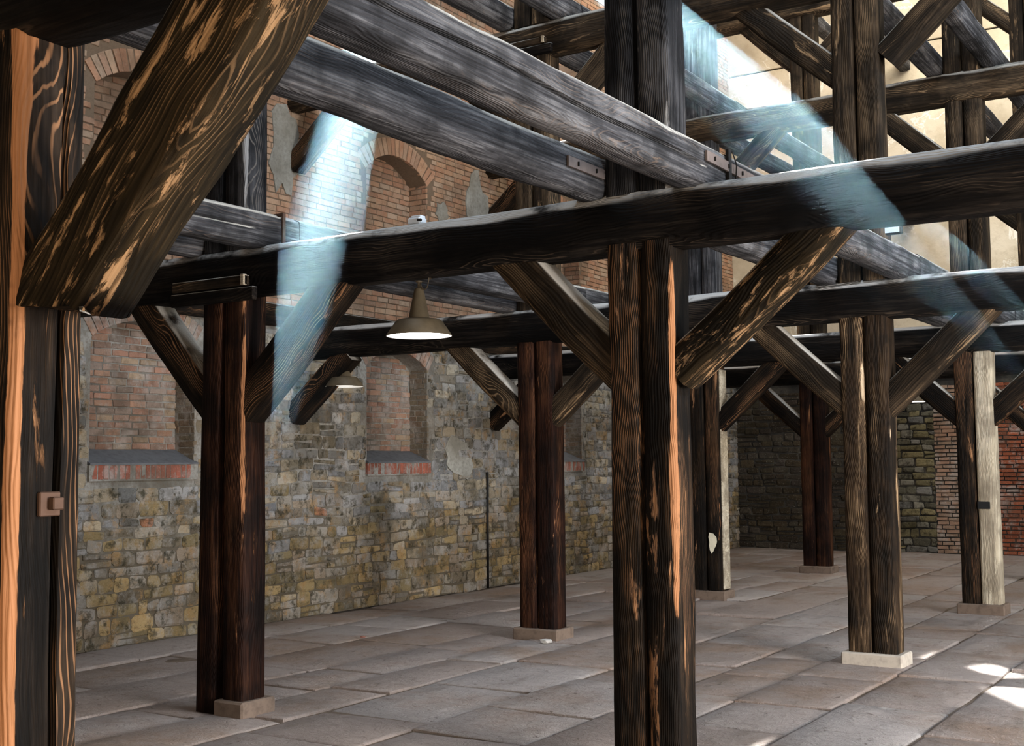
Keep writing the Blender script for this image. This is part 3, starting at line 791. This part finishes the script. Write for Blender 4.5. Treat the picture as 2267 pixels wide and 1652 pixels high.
# iron straps over the beam joints
def strap(x, y0, y1, z, tilt, label, nails=4, vertical=None):
    t = empty('iron_strap', (x, y0, z)); lab(t, label, 'strap', 'iron straps on the floor beams', 'thing')
    me = meshdata('strap_bar', *[q for q in prism('', [(y0, z), (y1, z + tilt), (y1, z + tilt + 0.055), (y0, z + 0.055)], lambda u, v: Vector((x, u, v)), Vector((0.012, 0, 0)))])
    bar = link('strap_bar', me, M['strap'], None); parent(bar, t)
    for k in range(nails):
        f = (k + 0.5) / nails; yy = y0 + (y1 - y0) * f; zz = z + tilt * f + 0.028
        o = link('nail', boxmesh('nail', x + 0.008, x + 0.022, yy - 0.004, yy + 0.004, zz - 0.012, zz + 0.012, 0.002), M['blackiron'], None); parent_to(o, bar)


strap(X2 + 0.205, 6.03, 6.80, 3.255, -0.01, 'flat grey iron strap over the beam joint beside the central post')
strap(X2 - PW + 0.005, 5.60, 6.00, 3.225, 0.0, 'short iron strap ending against the central post on its wall side', 2)
t = lab(empty('iron_cramp', (X1 + 0.2, 6.2, 3.1)), 'upright rusty iron cramp on the beam joint by the lamp post', 'cramp', None, 'thing')
o = link('cramp_bar', boxmesh('cramp_bar', X1 + 0.198, X1 + 0.214, 6.17, 6.20, 3.12, 3.36, 0.003), M['iron'], None); parent(o, t)
o = link('cramp_hook', boxmesh('cramp_hook', X1 + 0.12, X1 + 0.214, 6.17, 6.20, 3.355, 3.375, 0.003), M['iron'], None); parent(o, t)
t = lab(empty('iron_stirrup', (X2 + 0.2, 6.34, 3.1)), 'black iron stirrup wrapped round the beam joint above the central girder', 'cramp', None, 'thing')
o = link('stirrup_bar', boxmesh('stirrup_bar', X2 + 0.198, X2 + 0.22, 6.32, 6.36, 3.12, 3.38, 0.003), M['blackiron'], None); parent(o, t)
o = link('stirrup_wire', tube('stirrup_wire', [(X2 + 0.22, 6.37, 3.37), (X2 + 0.235, 6.39, 3.30), (X2 + 0.225, 6.40, 3.22), (X2 + 0.235, 6.44, 3.15)], 0.004), M['blackiron'], None); parent(o, t)

# ------------------------------------------------------------------ pendant lamps
def lamp(x, y, label, rim=2.455, lit=True, top=2.80):
    t = empty('pendant_lamp', (x, y, rim)); lab(t, label, 'lamp', 'enamel pendant lamps', 'thing')
    def add(nm, me, m, sm=True, lb=None):
        o = link(nm, me, m, None, Matrix.Translation((x, y, rim)), sm); parent(o, t); lab(o, lb); return o
    add('shade', lathe('shade', [(0.205, 0.0), (0.205, 0.006), (0.148, 0.090), (0.132, 0.102), (0.074, 0.108), (0.066, 0.114), (0.030, 0.290), (0.022, 0.302), (0.0, 0.304)], 40), M['enamel'])
    add('reflector', lathe('reflector', [(0.202, 0.001), (0.144, 0.086), (0.122, 0.098), (0.064, 0.104), (0.0, 0.105)], 40), M['enamel_in'], True, 'white enamel inside of the shade')
    add('bulb', lathe('bulb', [(0.0, 0.012), (0.10, 0.014), (0.150, 0.020), (0.160, 0.030), (0.14, 0.05), (0.0, 0.055)], 32), M['bulb'] if lit else M['bulb_dim'], True, 'glowing disc-shaped light source')
    add('stem', lathe('stem', [(0.0, 0.30), (0.009, 0.302), (0.009, 0.335), (0.020, 0.338), (0.020, 0.346), (0.008, 0.350), (0.0, 0.352)], 16), M['cable'])
    zc = rim + 0.345
    z = zc; k = 0
    while z < top - 0.005:
        ring = [(x + (0.011 * math.cos(a) if k % 2 else 0), y + (0 if k % 2 else 0.011 * math.cos(a)), z + 0.013 + 0.016 * math.sin(a)) for a in [2 * math.pi * i / 10 for i in range(11)]]
        o = link('chain_link', tube('chain_link', ring, 0.0035, 6), M['cable'], None); parent(o, t)
        z += 0.024; k += 1
    pts = [(x + 0.012, y, zc - 0.008)] + [(x + 0.012 + 0.085 * f, y - 0.01, zc - 0.008 - 0.050 * math.sin(math.pi * min(1, f * 1.1)) ** 0.8 + 0.12 * max(0, f - 0.8) * 5 * 0.9) for f in [0.15, 0.35, 0.55, 0.72, 0.84, 0.92, 0.97]] + [(x + 0.092, y, top)]
    o = link('cord', tube('cord', pts, 0.0035, 6), M['cable'], None, None, True); parent(o, t)


lamp(-4.62, YR[1] + 0.12, 'nearest pendant lamp with drab enamel shade, glowing white under the dark girder', 2.452)
lamp(-8.67, YR[2] + 0.12, 'smaller-looking pendant lamp hanging close to the brick niche wall', 2.50, False)
lamp(-4.72, YR[4] + 0.12, 'distant pendant lamp glowing behind a brace near the end wall', 2.49)

# white fittings lying on the girders
def fitting(x, y, z, label, s=1.0):
    t = empty('junction_box', (x, y, z)); lab(t, label, 'fitting', 'white electrical fittings', 'thing')
    o = link('box_body', boxmesh('box_body', x - 0.055 * s, x + 0.05 * s, y - 0.04, y + 0.04, z, z + 0.045 * s, 0.012), M['porcelain'], None); parent(o, t)
    o = link('box_lid', boxmesh('box_lid', x - 0.03 * s, x + 0.045 * s, y - 0.03, y + 0.03, z + 0.042 * s, z + 0.055 * s, 0.005), M['porcelain'], None); parent(o, t)
    o = link('cable_gland', boxmesh('cable_gland', x + 0.03 * s, x + 0.062 * s, y - 0.048, y - 0.03, z + 0.012, z + 0.028, 0.004), M['blackiron'], None); parent(o, t)


fitting(-4.60, YR[1] + 0.08, Z1T + 0.004, 'white junction box lying on the girder above the lit lamp')
fitting(-4.12, YR[3] + 0.08, Z1T + 0.004, 'white junction box on the girder beyond, beside the knotty post')
t = lab(empty('flood_lamp', (-3.1, 11.6, 3.1)), 'small square pale flood lamp tucked under the girder near the knotty post', 'lamp', None, 'thing')
t.location = (X2 - PW - 0.10 + 0.55, YR[2] + 0.1, 3.42)
t.location = (-2.78, YR[2] + 0.05, 3.50)
o = link('lamp_housing', boxmesh('lamp_housing', -0.075, 0.075, 0.0, 0.06, 0.0, 0.10, 0.01), M['blackiron'], None); o.parent = t
o = link('lamp_glass', boxmesh('lamp_glass', -0.06, 0.06, -0.008, 0.002, 0.012, 0.088, 0.003), M['glass'], None); o.parent = t; lab(o, 'pale square lens')
o = link('lamp_bracket', boxmesh('lamp_bracket', -0.012, 0.012, 0.01, 0.05, 0.098, 0.20, 0.003), M['blackiron'], None); o.parent = t

def wall_patch(cy, cz, ry, rz, seed, label):
    q = random.Random(seed); pts = []
    for k in range(18):
        a = 2 * math.pi * k / 18; f = 1 + 0.25 * q.uniform(-1, 1); pts.append((cy + ry * f * math.cos(a), cz + rz * f * math.sin(a)))
    vs, fs = prism('', pts, lambda u, v: Vector((XW + 0.02, u, v)), Vector((-0.03, 0, 0)))
    o = link('mortar_patch', meshdata('mortar_patch', vs, fs, fix=True), M['patch'], wl); lab(o, label)


M['patch'] = mortar_mat('smeared_mortar', (0.22, 0.20, 0.16), (0.30, 0.28, 0.235), (0.38, 0.36, 0.31))
wall_patch(9.98, 5.15, 0.22, 0.52, 1, 'grey mortar smeared round the brace socket'); wall_patch(13.75, 5.15, 0.24, 0.45, 2, 'grey mortar smeared round the brace socket')
wall_patch(12.95, 4.95, 0.13, 0.13, 3, 'round pale mortar patch'); wall_patch(13.3, 1.75, 0.30, 0.28, 4, 'white plaster remnant')

# dark strip on the wall and small debris on the floor
o = link('wall_strip', tube('wall_strip', [(XW + 0.03, 13.93, 0.0), (XW + 0.03, 13.93, 0.9), (XW + 0.032, 13.935, 1.55)], 0.016), M['blackiron'], None, None, True); lab(o, 'thin dark upright pipe on the stone wall beside the red-brown post', 'strip', None, 'thing')  # thin dark upright tube set against the wall


def chip(x, y, s, m, label, nm='stone_chip', cat='stone'):
    bm = bmesh.new(); bmesh.ops.create_icosphere(bm, subdivisions=1, radius=s)
    q = random.Random(x)
    for v in bm.verts: v.co = Vector((v.co.x * q.uniform(0.8, 1.6), v.co.y * q.uniform(0.6, 1.2), v.co.z * q.uniform(0.35, 0.6)))
    zm = min(v.co.z for v in bm.verts)
    me = bpy.data.meshes.new(nm); bm.to_mesh(me); bm.free()
    o = link(nm, me, m, None, Matrix.Translation((x, y, -zm + 0.0))); lab(o, label, cat, None, 'thing')


chip(-7.72, 9.35, 0.028, plain('red_chip', (0.32, 0.14, 0.10), 0.8), 'small reddish brick chip lying alone on the open floor', 'brick_chip', 'chip')
chip(-5.98, 9.86, 0.055, plain('white_chip', (0.62, 0.60, 0.56), 0.8), 'flat whitish stone chip against the thin plinth of the red-brown post', 'stone_chip', 'chip')

# ------------------------------------------------------------------ dusty air in the sunbeams
hz = bpy.data.materials.new('dusty_air'); hz.use_nodes = True; ht = hz.node_tree; ht.nodes.clear()
ho = ht.nodes.new('ShaderNodeOutputMaterial'); hs = ht.nodes.new('ShaderNodeVolumeScatter'); ht.links.new(hs.outputs[0], ho.inputs['Volume'])
hs.inputs['Color'].default_value = (0.42, 0.72, 0.90, 1); hs.inputs['Density'].default_value = 0.0098; hs.inputs['Anisotropy'].default_value = 0.6
for i, (ya, yb, za, zb_, zend) in enumerate(((11.27, 11.80, 6.42, 7.40, 1.0), (15.62, 16.14, 9.58, 10.35, 1.2), (19.55, 20.06, 9.50, 10.10, 1.2))):
    prof = [(ya, za), (yb, za), (yb, zb_), (ya, zb_)]
    T = (za - zend) / TOSUN.z
    vs = [(XW + 0.01, u, v) for u, v in prof]
    cc = Vector((XW + 0.01, (ya + yb) / 2, (za + zb_) / 2))
    for f, shrink in ((0.82, 0.0), (1.0, 0.93)):   # volume tapers so the beam fades out before the ground
        vs += [tuple(Vector((XW + 0.01, u, v)).lerp(cc, shrink) - TOSUN * (T * f)) for u, v in prof]
    fs = [(0, 1, 2, 3), (11, 10, 9, 8)] + [(j + k, j + 4 + k, j + 4 + (k + 1) % 4, j + (k + 1) % 4) for j in (0, 4) for k in range(4)]
    me = meshdata('dust_haze', vs, fs); bm = bmesh.new(); bm.from_mesh(me); bmesh.ops.recalc_face_normals(bm, faces=bm.faces[:]); bm.to_mesh(me); bm.free()
    o = link('dust_haze', me, hz)
    lab(o, ['blue dusty sunbeam falling past the near beams and the lamp post', 'blue dusty sunbeam falling on the girder by the central post', 'blue dusty sunbeam reaching the knotty post girder'][i], 'haze', 'dusty sunbeams', 'stuff')

# ------------------------------------------------------------------ masonry pieces: the 300 largest in view singly, the rest joined
def build_bvh():
    V, F = [], []
    for b in OCC:
        n = len(V); V += b
        F += [tuple(n + k for k in f) for f in ((0, 1, 3, 2), (4, 6, 7, 5), (0, 4, 5, 1), (2, 3, 7, 6), (0, 2, 6, 4), (1, 5, 7, 3))]
    return BVHTree.FromPolygons(V, F)


bvh = build_bvh()


def score(pc):
    kind, (o, U, V_, N), q, pr, tint, jit, rs = pc
    c = Vector((0, 0, 0)); pts = []
    for a, b in q:
        P = o + U * a + V_ * b; z = (P - EYE).dot(FW)
        if z < 0.1: return 0
        pts.append((FPX * (P - EYE).dot(RT) / z + 1133.5, 826 - FPX * (P - EYE).dot(UP) / z)); c += P
    c /= 4
    if not (0 < sum(p[0] for p in pts) / 4 < 2267 and 0 < sum(p[1] for p in pts) / 4 < 1652): return 0
    A = abs(sum(pts[i][0] * pts[(i + 1) % 4][1] - pts[(i + 1) % 4][0] * pts[i][1] for i in range(4))) / 2
    d = c + N * 0.02 - EYE; L = d.length
    if bvh.ray_cast(EYE, d.normalized(), L)[0] is not None: return 0
    return A


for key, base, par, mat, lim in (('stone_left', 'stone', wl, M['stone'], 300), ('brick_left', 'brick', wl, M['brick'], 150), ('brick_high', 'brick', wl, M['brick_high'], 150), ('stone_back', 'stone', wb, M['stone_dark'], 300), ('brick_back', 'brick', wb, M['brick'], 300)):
    L = sorted(((score(p), i, p) for i, p in enumerate(PIECES[key])), key=lambda t: (-t[0], t[1]))
    V, F, T = [], [], []
    cnt = 0
    for s_, i, p in L:
        vs, fs, ti = piece_geo(p)
        if cnt < lim and s_ > 30:
            link(base, meshdata(base, vs, fs, ti), mat, par); cnt += 1
        else:
            n = len(V); V += vs; F += [tuple(k + n for k in f) for f in fs]; T += ti
    o = link('%s_masonry' % base, meshdata(base, V, F, T), mat, par); lab(o, kind='stuff')
